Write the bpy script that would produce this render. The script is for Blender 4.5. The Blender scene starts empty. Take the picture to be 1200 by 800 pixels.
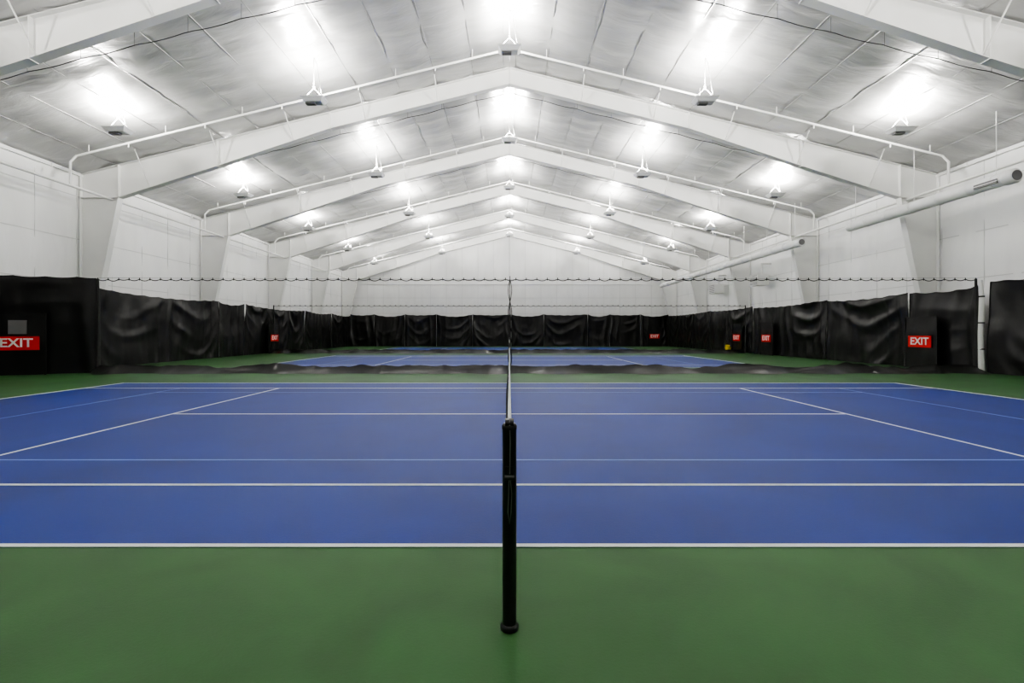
import bpy, bmesh, math, random
from mathutils import Vector, Matrix, noise
random.seed(4)
S = bpy.context.scene
S.view_settings.view_transform = 'AgX'
try: S.view_settings.look = 'AgX - Medium High Contrast'
except Exception as ex: print(ex)
HW = 19.2; RZ = 13.43; SL = 0.249
Y0, Y1 = -6.0, 54.0
def roof(x): return RZ - SL*abs(x)

# ---------------- materials ----------------
def mat(name, col, rough=0.5, metal=0.0, var=0.0, vscale=4.0, bump=0.0, bscale=20.0, emis=None, estr=0, vstretch=(1,1,1), spec=0.5, dist=0.0):
    m = bpy.data.materials.new(name); m.use_nodes = True
    nt = m.node_tree; N = nt.nodes; L = nt.links
    b = N["Principled BSDF"]
    b.inputs["Base Color"].default_value = (*col, 1); b.inputs["Roughness"].default_value = rough
    b.inputs["Metallic"].default_value = metal
    b.inputs["Specular IOR Level"].default_value = spec
    tc = N.new("ShaderNodeTexCoord"); mp = N.new("ShaderNodeMapping"); mp.inputs["Scale"].default_value = vstretch
    L.new(tc.outputs["Object"], mp.inputs["Vector"])
    if var > 0:
        nz = N.new("ShaderNodeTexNoise"); nz.inputs["Scale"].default_value = vscale; nz.inputs["Detail"].default_value = 6
        nz.inputs["Distortion"].default_value = dist
        L.new(mp.outputs[0], nz.inputs["Vector"])
        mr = N.new("ShaderNodeMapRange"); mr.inputs[1].default_value = 0.3; mr.inputs[2].default_value = 0.7
        mr.inputs[3].default_value = 1-var; mr.inputs[4].default_value = 1+var
        L.new(nz.outputs["Fac"], mr.inputs[0])
        mx = N.new("ShaderNodeVectorMath"); mx.operation = 'SCALE'; mx.inputs[0].default_value = col
        L.new(mr.outputs[0], mx.inputs["Scale"]); L.new(mx.outputs[0], b.inputs["Base Color"])
    if bump > 0:
        n2 = N.new("ShaderNodeTexNoise"); n2.inputs["Scale"].default_value = bscale; n2.inputs["Detail"].default_value = 5
        n2.inputs["Distortion"].default_value = dist
        L.new(mp.outputs[0], n2.inputs["Vector"])
        bp = N.new("ShaderNodeBump"); bp.inputs["Strength"].default_value = bump; bp.inputs["Distance"].default_value = 0.05
        L.new(n2.outputs["Fac"], bp.inputs["Height"]); L.new(bp.outputs[0], b.inputs["Normal"])
    if emis:
        b.inputs["Emission Color"].default_value = (*emis, 1); b.inputs["Emission Strength"].default_value = estr
    return m

M_green = mat("green_acrylic", (0.030, 0.086, 0.027), 0.5, var=0.20, vscale=0.9, bump=0.04, bscale=60, spec=0.15, dist=0.6)
M_blue = mat("blue_acrylic", (0.0045, 0.023, 0.175), 0.45, var=0.16, vscale=0.6, bump=0.04, bscale=60, spec=0.17, dist=0.6)
M_line = mat("white_line_paint", (0.90, 0.92, 0.90), 0.5, var=0.03)
M_jline = mat("light_blue_line_paint", (0.17, 0.27, 0.62), 0.5, var=0.03)
M_steel = mat("white_painted_steel", (0.78, 0.78, 0.76), 0.45, var=0.03, vscale=1)
M_wall = mat("white_vinyl_wall", (0.88, 0.88, 0.87), 0.45, var=0.04, vscale=0.7, bump=0.4, bscale=1.4, vstretch=(1.6, 1.6, 0.5), dist=0.5)
M_seam = mat("wall_seam", (0.66, 0.66, 0.65), 0.5, var=0.05)
M_ceil = mat("silver_insulation_facing", (0.46, 0.46, 0.455), 0.36, metal=0.45, var=0.10, vscale=0.8, bump=0.85, bscale=1.3, vstretch=(0.5, 1.8, 1), dist=0.8)
M_ctape = mat("ceiling_seam_tape", (0.36, 0.36, 0.355), 0.4, metal=0.45, var=0.08)
M_black = mat("black_vinyl_curtain", (0.005, 0.005, 0.005), 0.34, var=0.2, vscale=2, bump=0.12, bscale=3.5, spec=0.34)
M_hem = mat("black_webbing", (0.008, 0.008, 0.008), 0.6, var=0.1, spec=0.3)
M_post = mat("black_powdercoat", (0.006, 0.006, 0.006), 0.3, var=0.1)
M_net = mat("black_net_cord", (0.008, 0.008, 0.008), 0.7, var=0.1)
M_tape = mat("white_net_tape", (0.84, 0.84, 0.82), 0.6, var=0.04)
M_chrome = mat("steel_cable", (0.35, 0.35, 0.35), 0.4, metal=0.9, var=0.05)
M_red = mat("exit_red", (0.60, 0.012, 0.010), 0.45, var=0.03, spec=0.2)
M_white = mat("sign_white", (0.9, 0.9, 0.9), 0.5, var=0.01)
M_grey = mat("grey_plastic", (0.14, 0.14, 0.14), 0.5, var=0.06)
M_duct = mat("white_duct", (0.82, 0.82, 0.81), 0.5, var=0.03, bump=0.1, bscale=6)
M_yellow = mat("yellow_plastic", (0.8, 0.62, 0.02), 0.4, var=0.05)
M_lens = mat("lamp_lens", (0.9, 0.9, 0.9), 0.3, emis=(1, 0.99, 0.96), estr=6)
M_hous = mat("lamp_housing", (0.80, 0.80, 0.80), 0.45, var=0.03)
M_wire = mat("dark_cable", (0.08, 0.08, 0.08), 0.6, var=0.1)
M_sheer = bpy.data.materials.new("divider_netting_sheer"); M_sheer.use_nodes = True
nt = M_sheer.node_tree; nt.nodes.clear()
o = nt.nodes.new("ShaderNodeOutputMaterial"); mi = nt.nodes.new("ShaderNodeMixShader"); tr = nt.nodes.new("ShaderNodeBsdfTransparent"); df = nt.nodes.new("ShaderNodeBsdfDiffuse")
df.inputs[0].default_value = (0.02, 0.02, 0.02, 1); mi.inputs[0].default_value = 0.03
nt.links.new(tr.outputs[0], mi.inputs[1]); nt.links.new(df.outputs[0], mi.inputs[2]); nt.links.new(mi.outputs[0], o.inputs[0])

# ---------------- mesh builder ----------------
class MB:
    def __init__(s): s.v = []; s.f = []; s.m = []; s.sm = []
    def add(s, vs, fs, mi=0, smooth=False):
        b = len(s.v); s.v += [tuple(p) for p in vs]
        for f in fs: s.f.append([b+i for i in f]); s.m.append(mi); s.sm.append(smooth)
    def box(s, c, d, mi=0, M=None):
        x, y, z = d[0]/2, d[1]/2, d[2]/2
        vs = [Vector((i*x, j*y, k*z)) for i in (-1, 1) for j in (-1, 1) for k in (-1, 1)]
        if M: vs = [M @ p for p in vs]
        vs = [p+Vector(c) for p in vs]
        s.add(vs, [(0,1,3,2),(4,6,7,5),(0,4,5,1),(2,3,7,6),(0,2,6,4),(1,5,7,3)], mi)
    def prism(s, poly, y0, y1, mi=0):
        n = len(poly)
        vs = [(p[0], y0, p[1]) for p in poly]+[(p[0], y1, p[1]) for p in poly]
        fs = [tuple(range(n)), tuple(range(2*n-1, n-1, -1))]+[(i, i+n, (i+1) % n+n, (i+1) % n) for i in range(n)]
        s.add(vs, fs, mi)
    def strip(s, a, b, t, y0, y1, mi=0):
        a = Vector(a); b = Vector(b); d = (b-a).normalized(); n = Vector((-d.y, d.x))*t/2
        s.prism([a-n, b-n, b+n, a+n], y0, y1, mi)
    def tube(s, pts, r, mi=0, seg=8, cap=True):
        pts = [Vector(p) for p in pts]; n = len(pts)
        rs = r if isinstance(r, (list, tuple)) else [r]*n
        rings = []; up = None
        for i in range(n):
            d = (pts[min(i+1, n-1)]-pts[max(i-1, 0)]).normalized()
            if up is None:
                up = Vector((0, 0, 1)) if abs(d.z) < 0.9 else Vector((1, 0, 0))
            a = d.cross(up).normalized(); b = a.cross(d).normalized(); up = b
            rings.append([pts[i]+(a*math.cos(t)+b*math.sin(t))*rs[i] for t in [2*math.pi*k/seg for k in range(seg)]])
        vs = [p for r_ in rings for p in r_]; fs = []
        for i in range(n-1):
            for k in range(seg):
                fs.append((i*seg+k, i*seg+(k+1) % seg, (i+1)*seg+(k+1) % seg, (i+1)*seg+k))
        s.add(vs, fs, mi, True)
        if cap:
            s.add(rings[0], [tuple(range(seg))], mi); s.add(rings[-1], [tuple(range(seg-1, -1, -1))], mi)
    def grid(s, nu, nv, fn, mi=0, smooth=True):
        vs = [fn(i/nu, j/nv) for j in range(nv+1) for i in range(nu+1)]
        fs = [(j*(nu+1)+i, j*(nu+1)+i+1, (j+1)*(nu+1)+i+1, (j+1)*(nu+1)+i) for j in range(nv) for i in range(nu)]
        s.add(vs, fs, mi, smooth)
    def mesh(s, name, mats):
        me = bpy.data.meshes.new(name); me.from_pydata(s.v, [], s.f)
        for m in mats: me.materials.append(m)
        me.polygons.foreach_set("material_index", s.m); me.polygons.foreach_set("use_smooth", s.sm)
        me.update(); return me
    def obj(s, name, mats, loc=(0, 0, 0), rot=(0, 0, 0), parent=None):
        return place(name, s.mesh(name, mats), loc, rot, parent)
def place(name, me, loc=(0, 0, 0), rot=(0, 0, 0), parent=None):
    ob = bpy.data.objects.new(name, me); ob.location = loc; ob.rotation_euler = rot
    S.collection.objects.link(ob)
    if parent: ob.parent = parent
    return ob

# ---------------- room shell ----------------
b = MB(); b.box((0, (Y0+Y1)/2, -0.05), (2*HW, Y1-Y0, 0.1)); b.obj("floor", [M_green])

def pil(t, per):
    return math.sin(math.pi*((t/per) % 1.0))
def ceil_pt(sgn):
    def f(u, v):
        x = u*(HW+0.02); y = Y0+v*(Y1-Y0)
        a = noise.noise(Vector((x*0.08, y*0.3, 11+sgn)))
        b2 = noise.noise(Vector((x*0.15, y*0.12, 21+sgn)))
        d = 0.085*pil(x, 1.6)*(0.7+0.3*pil(y+0.3*a, 1.83))*(0.8+0.8*b2) + 0.07*noise.noise(Vector((x*0.22+0.2*y, y*1.0, 3+sgn))) + 0.035*noise.noise(Vector((x*0.7, y*2.0, 7+sgn)))
        return (sgn*x, y, roof(x)-max(-0.03, d)+0.03)
    return f
b = MB(); b.grid(150, 440, ceil_pt(1)); b.grid(150, 440, ceil_pt(-1))
b.obj("ceiling", [M_ceil])
b = MB(); b.box((0, (Y0+Y1)/2, RZ-0.08), (0.5, Y1-Y0, 0.03), 0)
for sgn in (-1, 1):
    for q in range(1, 12):
        x = 1.6*q; b.box((sgn*x, (Y0+Y1)/2, roof(x)+0.012), (0.03, Y1-Y0, 0.02), 1)
b.obj("trim_1", [M_ceil, M_ctape])

for side, sgn in (("left", -1), ("right", 1)):
    b = MB()
    def wf(u, v):
        y = Y0+u*(Y1-Y0); z = v*(roof(HW)+0.05)
        d = 0.04*pil(z, 1.9)*(0.4+0.6*pil(y, 1.83))+0.04*noise.noise(Vector((y*1.1, z*0.4, 9*sgn)))
        return (sgn*(HW-max(0, d)), y, z)
    b.grid(330, 40, wf)
    for k in range(1, 5): b.box((sgn*(HW-0.005), (Y0+Y1)/2, 1.9*k), (0.03, Y1-Y0, 0.035), 1)
    yy = Y0+1.0
    while yy < Y1:
        b.box((sgn*(HW-0.01), yy, 4.3), (0.03, 0.02, 8.6), 1); yy += 1.83
    b.obj("wall_"+side, [M_wall, M_seam])
for side, yy, sg in (("back", Y1, -1), ("front", Y0, 1)):
    b = MB()
    def wf2(u, v):
        x = -HW+u*2*HW; z = v*(roof(x)+0.04)
        d = 0.03*pil(x, 1.83)+0.03*noise.noise(Vector((x*0.6, z*0.5, yy)))
        return (x, yy+sg*max(0, d), z)
    b.grid(168, 30, wf2)
    for z in (7.2,): b.box((0, yy+sg*0.06, z), (2*HW, 0.1, 0.14), 0)
    for z in (1.9, 3.8, 5.6): b.box((0, yy+sg*0.02, z), (2*HW, 0.05, 0.03), 1)
    for k in range(-10, 11):
        b.box((k*1.83, yy+sg*0.01, roof(k*1.83)/2), (0.025, 0.04, roof(k*1.83)), 1)
    b.obj("wall_"+side, [M_wall, M_seam])
b = MB()
for sgn in (-1, 1):
    b.box((sgn*(HW-0.08), (Y0+Y1)/2, roof(HW)-0.08), (0.14, Y1-Y0, 0.14))
b.obj("trim_2", [M_wall])

# ---------------- rigid steel frames ----------------
def frame_mesh():
    b = MB(); t = 0.01; fw = 0.14; g = 0.06
    for s in (-1, 1):
        bot = [(0, roof(0)-0.80), (8, roof(8)-0.80), (13, roof(13)-1.22), (17.4, 7.57)]
        for i in range(3):
            x0, z0 = bot[i]; x1, z1 = bot[i+1]
            b.prism([(s*x0, z0), (s*x1, z1), (s*x1, roof(x1)-g), (s*x0, roof(x0)-g)], -t, t)
            b.strip((s*x0, z0), (s*x1, z1), 0.03, -fw, fw)
        b.strip((0, roof(0)-g-.02), (s*19.1, roof(19.1)-g-.02), 0.03, -fw, fw)
        b.prism([(s*17.4, 7.57), (s*19.1, 7.57), (s*19.1, roof(19.1)-g), (s*17.4, roof(17.4)-g)], -t, t)
        b.prism([(s*18.95, 0), (s*19.1, 0), (s*19.1, 7.57), (s*17.4, 7.57)], -t, t)
        b.strip((s*18.95, 0), (s*17.4, 7.57), 0.03, -fw, fw)
        b.strip((s*19.1, 0), (s*19.1, roof(19.1)-g), 0.03, -fw, fw)
        b.strip((s*17.4, 7.57), (s*19.1, 7.57), 0.03, -fw, fw)
        b.strip((s*17.4, 7.57), (s*17.4, roof(17.4)-g), 0.03, -fw, fw)
        b.box((s*18.98, 0, 0.015), (0.35, 0.34, 0.03))
        for x, dd in ((8, 0.8), (13, 1.22)):
            b.strip((s*x, roof(x)-dd-0.03), (s*x, roof(x)-g), 0.04, -fw, fw)
        for x, dd in ((3.2, .8), (6.4, .8), (9.6, .93), (12.8, 1.2), (16, 1.42)):
            for yy in (-1, 1):
                b.tube([(s*x, yy*0.12, roof(x)-dd), (s*(x), yy*0.95, roof(x)-0.06)], 0.022, seg=6)
    b.strip((0, roof(0)-0.83), (0, roof(0)-g), 0.05, -fw, fw)
    return b.mesh("steel_frame", [M_steel])
fm = frame_mesh()
for i, y in enumerate((-3.5, 4.6, 12.7, 20.8, 28.9, 37.0, 45.1, 53.2)):
    place("steel_portal_frame", fm, (0, y, 0))

# ---------------- sprinkler pipes ----------------
b = MB()
for y in (2.6, 10.7, 18.8, 27.1, 35.2, 43.3, 51.0):
    pts = [(-17.75, y, 7.5), (-17.75, y, 8.45), (-17.5, y, roof(17.5)-0.38), (0, y, RZ-0.42), (17.5, y, roof(17.5)-0.38), (17.75, y, 8.45), (17.75, y, 7.5)]
    b.tube(pts[0:3], 0.045); b.tube(pts[2:4], 0.045); b.tube(pts[3:5], 0.045); b.tube(pts[4:], 0.045)
    for s in (-1, 1):
        for k in range(6):
            x = 1.5+3.1*k
            b.tube([(s*x, y, roof(x)-0.4), (s*x, y, roof(x)-0.06)], 0.012, seg=6)
            b.tube([(s*(x+1.5), y, roof(x+1.5)-0.4), (s*(x+1.5), y, roof(x+1.5)-0.56)], 0.025, seg=6)
for s in (-1, 1):
    b.tube([(s*17.75, Y0+.15, 7.5), (s*17.75, Y1-.2, 7.5)], 0.06)
    for y in (4.6, 12.7, 20.8, 28.9, 37.0, 45.1): b.box((s*17.6, y, 7.5), (0.3, 0.1, 0.05))
b.obj("sprinkler_pipework", [M_steel])

# cable runs
b = MB()
for y in (5.8, 13.9, 22.0, 30.1, 38.2, 46.3):
    for s in (-1, 1):
        pts = []
        for k in range(0, 61):
            x = 17.2*k/60
            pts.append((s*x, y, roof(x)-0.5-0.05*math.sin(math.pi*((x/1.6) % 1))))
        b.tube(pts, 0.015, seg=5)
        for k in range(0, 11):
            x = 1.6*k+0.01; b.tube([(s*x, y, roof(x)-0.53), (s*x, y, roof(x)-0.06)], 0.008, seg=5)
b.obj("suspended_cable_run", [M_wire])

# ---------------- hanging uplights ----------------
def upl(hang):
    b = MB()
    def ring(w, d, z): return [(-w, -d, z), (w, -d, z), (w, d, z), (-w, d, z)]
    lv = [ring(0.30, 0.16, -0.12), ring(0.33, 0.18, -0.10), ring(0.40, 0.24, 0.0), ring(0.42, 0.26, 0.01), ring(0.42, 0.26, 0.045)]
    vs = [p for r in lv for p in r]; fs = [(3, 2, 1, 0)]
    for i in range(4):
        for k in range(4): fs.append((i*4+k, i*4+(k+1) % 4, i*4+4+(k+1) % 4, i*4+4+k))
    b.add(vs, fs, 3)
    b.box((0, 0, 0.035), (0.78, 0.46, 0.02), 1)
    b.box((-0.1, -0.02, -0.15), (0.34, 0.18, 0.06), 2)
    for s in (-1, 1):
        b.tube([(s*0.38, 0, 0.04), (s*0.02, 0, 0.42)], 0.009, 2, seg=5)
    b.tube([(0, 0, 0.40), (0, 0, hang-0.06)], 0.013, seg=6)
    b.box((0.0, 0, 0.46), (0.07, 0.05, 0.12), 2)
    b.tube([(0.3, 0, 0.04), (0.12, 0, hang*0.8), (0.02, 0, hang-0.06)], 0.007, 2, seg=5)
    return b.mesh("uplight", [M_steel, M_lens, M_grey, M_hous])
ld = bpy.data.lights.new("uplight_lamp", 'AREA'); ld.shape = 'RECTANGLE'; ld.size = 0.36; ld.size_y = 0.42; ld.energy = 430; ld.color = (1.0, 0.975, 0.93)
ums = {}
for y in (0.8, 8.9, 17.0, 25.0, 33.1, 41.2, 49.3):
    for x, z in ((-14.3, 8.96), (-7.15, 10.05), (0, 11.9), (7.15, 10.05), (14.3, 8.96)):
        h = roof(x)-z
        key = abs(x)
        if key not in ums: ums[key] = upl(h)
        ob = place("hanging_uplight", ums[key], (x, y, z))
        for s in (-1, 1):
            lo = bpy.data.objects.new("lamp", ld); lo.location = (s*0.2, 0, 0.19); lo.rotation_euler = (math.pi, s*-math.radians(42), 0); lo.parent = ob
            S.collection.objects.link(lo)

# ---------------- courts ----------------
def court_mesh():
    b = MB(); W = 11.89; D = 10.97
    b.box((0, D/2, 0.001), (2*W, D, 0.004), 0)
    z = 0.004; t = 0.003; l = 0.05
    def hl(y, x0, x1, w=l, m=1, zz=z): b.box(((x0+x1)/2, y, zz), (x1-x0, w, t), m)
    def vl(x, y0, y1, w=l, m=1, zz=z): b.box((x, (y0+y1)/2, zz), (w, y1-y0, t), m)
    for y in (0.025, D-0.025): hl(y, -W, W)
    for y in (1.37, D-1.37): hl(y, -W, W)
    hl(D/2, -6.4, 6.4)
    for s in (-1, 1):
        vl(s*6.4, 1.37, D-1.37, zz=z+.0005); vl(s*(W-0.04), 0, D, 0.09, zz=z+.0005); hl(D/2, s*W-(0.1 if s > 0 else 0), s*W+(0.1 if s < 0 else 0))
        vl(s*9.14, 1.37, D-1.37, 0.035, 2, z-.0006)
    for y in (2.29, D-2.29): hl(y, -9.14, 9.14, 0.035, 2, z-.0003)
    return b.mesh("tennis_court", [M_blue, M_line, M_jline])
cm = court_mesh()
COURTS = (3.34, 20.8, 38.3)
for y in COURTS: place("tennis_court", cm, (0, y, 0.0))

def post_mesh(sy):
    b = MB(); H = 1.07
    b.tube([(0, 0, 0), (0, 0, H-0.03)], 0.037, 0, 24)
    b.tube([(0, 0, H-0.03), (0, 0, H-0.012), (0, 0, H)], [0.040, 0.040, 0.030], 0, 24)
    b.tube([(0, 0, 0), (0, 0, 0.018), (0, 0, 0.03)], [0.048, 0.048, 0.038], 0, 24)
    b.box((0, sy*0.042, 0.55), (0.05, 0.012, 1.0), 0)
    for s in (-1, 1): b.tube([(s*0.030, sy*0.045, 0.05), (s*0.030, sy*0.045, 1.02)], 0.005, 0, 8)
    b.tube([(-0.022, -sy*0.01, H+0.0), (0.022, -sy*0.01, H+0.0)], 0.026, 0, 16)
    b.box((0, -sy*0.044, 0.80), (0.04, 0.02, 0.11), 0)
    b.tube([(-0.024, -sy*0.052, 0.80), (0.024, -sy*0.052, 0.80)], 0.014, 0, 12)
    b.tube([(0.0, -sy*0.03, H+0.02), (0.004, -sy*0.045, 0.98), (0.002, -sy*0.056, 0.82)], 0.003, 1, 6)
    b.tube([(0.004, -sy*0.060, 0.80), (0.012, -sy*0.056, 0.72), (0.008, -sy*0.048, 0.62), (0.0, -sy*0.046, 0.56), (-0.008, -sy*0.048, 0.62), (-0.004, -sy*0.054, 0.72), (-0.002, -sy*0.060, 0.80)], 0.0025, 1, 6)
    return b.mesh("post", [M_post, M_chrome])
pmn, pmf = post_mesh(1), post_mesh(-1)
L = 10.97+2*0.914-0.09
def ztop(t):
    k = abs(2*t-1); return 0.914+(1.05-0.914)*k**1.25
def bulge(t, z): return -0.05*math.sin(math.pi*t)**0.5*math.sin(math.pi*min(1, max(0, z/1.0)))+0.012*noise.noise(Vector((t*14, z*3, 1)))
nb = MB()
nu, nv = 290, 22
for j in range(nv+1):
    pts = [(bulge(i/145, (ztop(i/145)-.03)*j/nv+.02), i/145*L, (ztop(i/145)-0.04)*j/nv+0.02) for i in range(146)]
    nb.tube(pts, 0.0016 if j < nv else 0.003, 0, 4, False)
for i in range(nu+1):
    t = i/nu
    pts = [(bulge(t, (ztop(t)-.03)*j/6+.02), t*L, (ztop(t)-0.04)*j/6+0.02) for j in range(7)]
    nb.tube(pts, 0.0016, 0, 4, False)
for s in (-1, 1):
    nb.grid(80, 1, lambda u, v, s=s: (s*(0.009+0.004*v), u*L, ztop(u)-0.055*v+0.003), 1)
nb.grid(80, 4, lambda u, v: (0.009*math.cos(math.pi*v), u*L, ztop(u)+0.003+0.006*math.sin(math.pi*v)), 1)
nb.box((0, L/2, 0.46), (0.012, 0.05, 0.9), 1)
for yy in (0.01, L-0.01): nb.box((0, yy, 0.52), (0.014, 0.05, 1.0), 0)
nb.tube([(0, -0.04, 1.07), (0, 0.0, 1.055)], 0.003, 2, 6)
netme = nb.mesh("net", [M_net, M_tape, M_chrome])
for y in COURTS:
    e = bpy.data.objects.new("tennis_net", None); e.location = (0, y-0.914, 0); S.collection.objects.link(e)
    place("post_near", pmn, (0, 0, 0), parent=e); place("post_far", pmf, (0, 10.97+1.828, 0), parent=e)
    place("net_mesh", netme, (0, 0.045, 0), parent=e)

# ---------------- black curtains ----------------
CX = 18.13
def curtain(p0, p1, H=3.5, sag=0.18, seed=0, amp=0.11, swag=1.0):
    p0 = Vector((p0[0], p0[1], 0)); p1 = Vector((p1[0], p1[1], 0)); d = p1-p0; Lh = d.length; d.normalize()
    n = Vector((-d.y, d.x, 0))
    if n.dot(Vector((0, 26, 0))-(p0+p1)/2) < 0: n = -n
    if abs(d.x) > 0.7:
        n = Vector((d.y, -d.x, 0))
        if (n.y > 0) == (p0.y > 0): n = -n
    b = MB(); nu = max(16, int(Lh/0.06)); nv = 54
    rr = random.Random(seed)
    K = max(1, round(Lh/3.6)); offs = [rr.uniform(0.35, 0.6) for _ in range(K)]
    def f(u, v):
        top = H-sag*4*u*(1-u)-0.04*abs(math.sin(u*Lh*math.pi/0.9))+0.03*noise.noise(Vector((u*Lh*0.6, seed, 0)))
        z = top*(1-v)+0.02*v
        c = min(K-1, int(u*K)); w = u*K-c
        q = (w-offs[c])/(1-offs[c]) if w > offs[c] else (offs[c]-w)/offs[c]
        mid = 1-q*q
        s = (H-z)-1.5*swag*mid*(0.5+0.5*v)+0.45*noise.noise(Vector((u*Lh*0.45, z*0.3, seed*3.1)))
        fold = (0.5+0.5*math.sin(2*math.pi*s/0.85+seed))**2
        msk = max(0.0, 0.35+1.2*noise.noise(Vector((u*Lh*0.35, z*0.55, seed*1.3+5))))
        vx = u*Lh+0.6*noise.noise(Vector((u*Lh*0.5, z*0.35, seed)))
        vert = (0.5+0.5*math.sin(vx*2*math.pi/0.85))**2
        nz = noise.noise(Vector((u*Lh*0.6, z*0.45, seed*7.7)))+0.25*noise.noise(Vector((u*Lh*1.9, z*1.2, seed*2.7)))
        disp = amp*(fold*mid*msk*min(1, swag)*1.0+vert*(0.25+0.75*q*q)*(0.6 if swag >= 1 else 0.8)+1.0*nz)+0.04
        return p0+d*(Lh*u)+n*max(-0.02, disp)+Vector((0, 0, z))
    b.grid(nu, nv, f)
    b.tube([f(i/40, 0.0)+n*0.004 for i in range(41)], 0.022, 1, 6)
    b.tube([f(0, j/10)+n*0.01 for j in range(11)], 0.016, 1, 6)
    b.tube([f(1, j/10)+n*0.01 for j in range(11)], 0.016, 1, 6)
    return b.obj("backdrop_curtain", [M_black, M_hem])
k = 0
for a, c, H in ((-5.5, 3.5, 3.5), (3.5, 12, 3.5), (12, 16.35, 3.6), (20.3, 28.8, 3.52), (28.9, 31.7, 3.5), (31.8, 41.0, 3.5), (41.1, 47.2, 3.5), (47.3, 53.2, 3.5), (17.6, 20.2, 3.5)):
    k += 1; curtain((-CX, a), (-CX, c), H, 0.15, k*1.7, swag=1.0 if c-a > 4.5 else 0.3)
for a, c, H in ((-5.5, 3.5, 3.5), (3.5, 10.5, 3.5), (10.6, 17.5, 3.5), (17.9, 21.0, 3.35), (21.1, 26.4, 3.35), (26.5, 34.3, 3.4), (34.6, 42, 3.5), (42.1, 53.2, 3.5)):
    k += 1; curtain((CX, a), (CX, c), H, 0.1, k*1.7, swag=1.0 if c-a > 4 else 0.3)
xs = [-18.1, -15.4, -11.9, -8.3, -4.2, 0.2, 3.9, 8.9, 11.4, 14.9, 18.1]
for i in range(10):
    k += 1; curtain((xs[i]+0.03, 53.0), (xs[i+1]-0.03, 53.0), 3.65, 0.25 if i % 2 else 0.1, k*1.7, swag=1.2 if xs[i+1]-xs[i] > 3 else 0.5, amp=0.13)
for i, (a, c) in enumerate(((-18.1, -9), (-9, 0), (0, 9), (9, 18.1))):
    k += 1; b_ = curtain((a, -5.6), (c, -5.6), 3.5, 0.2, k, amp=0.05)
curtain((-18.85, 16.55), (-15.85, 17.86), 3.66, 0.04, 77, amp=0.08, swag=0.3)

# ---------------- exit flap doors ----------------
def exit_door(loc, rz, win=False, sw=1.12):
    e = bpy.data.objects.new("curtain_exit_door", None); e.location = loc; e.rotation_euler = (0, 0, rz); S.collection.objects.link(e)
    b = MB()
    b.grid(20, 30, lambda u, v: (-0.78+1.56*u, -0.02-0.03*noise.noise(Vector((u*3, v*3, rz+loc[1]))), 0.02+2.2*v), 0)
    for x in (-0.78, 0.78): b.box((x, -0.03, 1.12), (0.05, 0.03, 2.24), 1)
    b.box((0, -0.03, 2.22), (1.6, 0.03, 0.06), 1)
    if win: b.box((0.02, -0.05, 1.75), (0.5, 0.02, 0.5), 2)
    b.obj("flap", [M_black, M_hem, M_grey], parent=e)
    b = MB(); b.box((0, -0.07, 1.17), (sw, 0.02, 0.50), 0)
    for x in (-0.5, 0.5): b.box((x, -0.05, 1.17), (0.05, 0.03, 0.4), 0)
    b.obj("sign_board", [M_red], parent=e)
    cu = bpy.data.curves.new("exit_text", 'FONT'); cu.body = "EXIT"; cu.size = 0.44; cu.align_x = 'CENTER'; cu.align_y = 'CENTER'; cu.extrude = 0.004; cu.offset = 0.008
    t = bpy.data.objects.new("sign_text", cu); cu.materials.append(M_white); t.location = (0, -0.084, 1.17); t.rotation_euler = (math.pi/2, 0, 0); t.parent = e
    S.collection.objects.link(t)
a = math.atan2(1.31, 3.0)
exit_door((-17.75, 16.78, 0), a, True, 1.25)
exit_door((-CX+0.3, 35.2, 0), math.pi/2)
exit_door((CX-0.3, 20.15, 0), -math.pi/2)
exit_door((CX-0.3, 32.2, 0), -math.pi/2)
exit_door((CX-0.3, 36.4, 0), -math.pi/2)
exit_door((16.4, 52.65, 0), 0)

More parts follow.
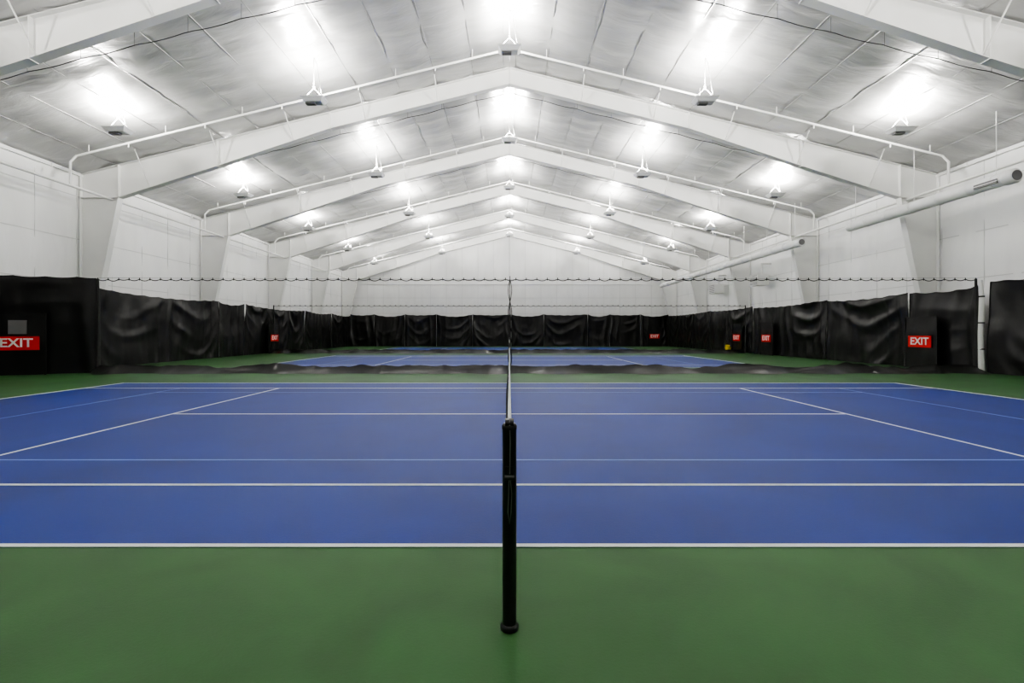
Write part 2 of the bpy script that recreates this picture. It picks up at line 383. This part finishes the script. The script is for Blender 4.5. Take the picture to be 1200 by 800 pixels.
# ---------------- divider nets ----------------
def divider(yd, x0, x1, seed):
    e = bpy.data.objects.new("divider_net", None); e.location = (0, yd, 0); S.collection.objects.link(e)
    b = MB(); Z = 3.62
    n = int((x1-x0)/0.40)
    b.tube([(x0, 0, Z+0.03), (0, 0, Z-0.03), (x1, 0, Z+0.03)], 0.008, 1, 6)
    pts = []
    for i in range(n):
        for q in range(6):
            t = q/6; x = x0+(x1-x0)*(i+t)/n
            pts.append((x, 0.0, Z-0.02-0.07*4*t*(1-t)*(0.8+0.6*noise.noise(Vector((i*0.7, seed, 0))))))
    b.tube(pts, 0.018, 0, 5)
    for i in range(n+1):
        x = x0+(x1-x0)*i/n; b.tube([(x, 0, Z+0.04), (x, 0, Z-0.07)], 0.016, 0, 5)
    b.obj("top_cable", [M_net, M_chrome], parent=e)
    b = MB()
    b.grid(200, 12, lambda u, v: (x0+(x1-x0)*u, 0.10*math.sin(u*90)*v+0.05*noise.noise(Vector((u*60, v, seed))), (Z-0.1)*(1-v)+0.3*v), 0)
    b.obj("netting", [M_sheer], parent=e)
    b = MB()
    def sk(u, v):
        x = x0+(x1-x0)*u
        h = 0.28+0.14*noise.noise(Vector((x*0.5, seed, 2)))+0.06*noise.noise(Vector((x*2.2, seed, 5)))
        return (x, 0.14*math.sin(x*3+2*noise.noise(Vector((x*.6, seed, 0))))*(0.4+0.6*v)-(0.28*v*v+0.12*v)*(1+1.6*noise.noise(Vector((x*0.7, seed, 1)))), h*(1-v)+0.01)
    b.grid(500, 8, sk)
    b.obj("vinyl_skirt", [M_black], parent=e)
    b = MB()
    for ph in (0, math.pi):
        b.tube([(0.02+0.07*math.sin(ph+i*0.16*math.pi), 0.02*math.cos(ph+i), Z-0.02-3.3*i/24) for i in range(25)], 0.014, 0, 5)
    b.tube([(0.02, 0, Z+0.1), (0.02, 0, 0.2)], 0.012, 0, 5)
    for s in (x0, x1): b.tube([(s, 0, Z), (s+0.03, 0, 2), (s, 0, 0.02)], [0.04, 0.06, 0.08], 0, 8)
    b.tube([(0, 0, Z), (0, 0, roof(0)-0.1)], 0.006, 1, 5)
    b.obj("lift_cords", [M_net, M_chrome], parent=e)
divider(17.85, -15.8, 17.9, 1.0)
divider(35.2, -17.85, 17.85, 2.0)

b = MB()
b.tube([(17.95, 17.7, 3.55), (17.98, 17.7, 2.6), (17.93, 17.7, 1.5), (17.97, 17.7, 0.02)], [0.05, 0.09, 0.08, 0.1], 0, 10)
for z in (0.9, 1.9, 2.9): b.tube([(17.96, 17.7, z), (17.96, 17.7, z+0.05)], 0.1, 1, 10)
b.obj("gathered_white_netting", [M_tape, M_hem])

# ---------------- ducts on right ----------------
def duct(y0, y1, vent):
    b = MB(); n = max(4, int((y1-y0)/1.2))
    P = []; R = []
    for i in range(n):
        a = y0+(y1-y0)*i/n
        P += [(0, a+0.02, 0), (0, a+0.03, 0), (0, a+0.07, 0), (0, a+0.08, 0)]; R += [0.23, 0.245, 0.245, 0.23]
    P.append((0, y1, 0)); R.append(0.23)
    b.tube(P, R, 0, 28)
    b.tube([(0, y0-0.25, 0), (0, y0-0.2, 0), (0, y0+0.02, 0)], [0.19, 0.25, 0.25], 0, 28)
    b.tube([(0, y0-0.26, 0), (0, y0-0.24, 0)], 0.17, 1, 24)
    if vent:
        b.box((-0.215, y0+0.55, -0.05), (0.06, 0.80, 0.15), 1)
        b.box((-0.235, y0+0.55, -0.05), (0.04, 0.80, 0.02), 0)
    nh = max(2, int((y1-y0)/3))
    for i in range(nh+1):
        y = y0+0.4+(y1-y0-0.8)*i/nh
        b.tube([(0, y, 0.2), (0, y, roof(16.75)-6.75-0.1)], 0.012, 2, 6)
        b.tube([(0, y-0.02, 0), (0, y+0.02, 0)], 0.24, 2, 24)
    b.obj("air_duct", [M_duct, M_grey, M_steel], loc=(16.75, 0, 6.75))
duct(15.6, 22.9, True); duct(26.9, 51.3, False)

for y in (41.0, 34.0):
    b = MB(); b.box((0, 0, 0), (0.8, 1.1, 0.8), 0)
    for q in range(6): b.box((-0.41, 0, -0.3+q*0.12), (0.03, 0.95, 0.05), 1)
    b.box((0.6, -0.4, 0.35), (0.6, 0.05, 0.05), 0); b.box((0.6, 0.4, 0.35), (0.6, 0.05, 0.05), 0)
    b.tube([(0.2, 0, 0.4), (0.2, 0, 1.2), (0.85, 0, 1.2)], 0.08, 0, 10)
    b.obj("unit_heater", [M_steel, M_grey], loc=(18.25, y, 5.4))

b = MB(); b.tube([(0, 0, 0.05), (0, 0, 0.08), (0, 0, 0.42), (0, 0, 0.44)], [0.17, 0.18, 0.24, 0.25], 0, 16)
b.box((0, 0.12, 0.5), (0.3, 0.16, 0.2), 0); b.tube([(-0.2, 0, 0.42), (-0.2, 0, 0.75), (0.2, 0, 0.75), (0.2, 0, 0.42)], 0.012, 1, 6)
for x in (-0.12, 0.12):
    for y in (-0.12, 0.12): b.tube([(x-.01, y, 0.03), (x+.01, y, 0.03)], 0.03, 1, 10)
b.obj("mop_bucket", [M_yellow, M_grey], loc=(17.3, 36.8, 0))

# ---------------- world & camera ----------------
w = bpy.data.worlds.new("World"); S.world = w; w.use_nodes = True
w.node_tree.nodes["Background"].inputs[0].default_value = (0.5, 0.5, 0.5, 1); w.node_tree.nodes["Background"].inputs[1].default_value = 0.2
cd = bpy.data.cameras.new("camera"); cd.sensor_width = 36; cd.lens = 36*545/1200; cd.shift_x = 3/1200; cd.shift_y = -10/1200
cd.clip_start = 0.05; cd.clip_end = 300
co = bpy.data.objects.new("camera", cd); co.location = (0, 0, 1.539); co.rotation_euler = (math.pi/2, 0, 0)
S.collection.objects.link(co); S.camera = co
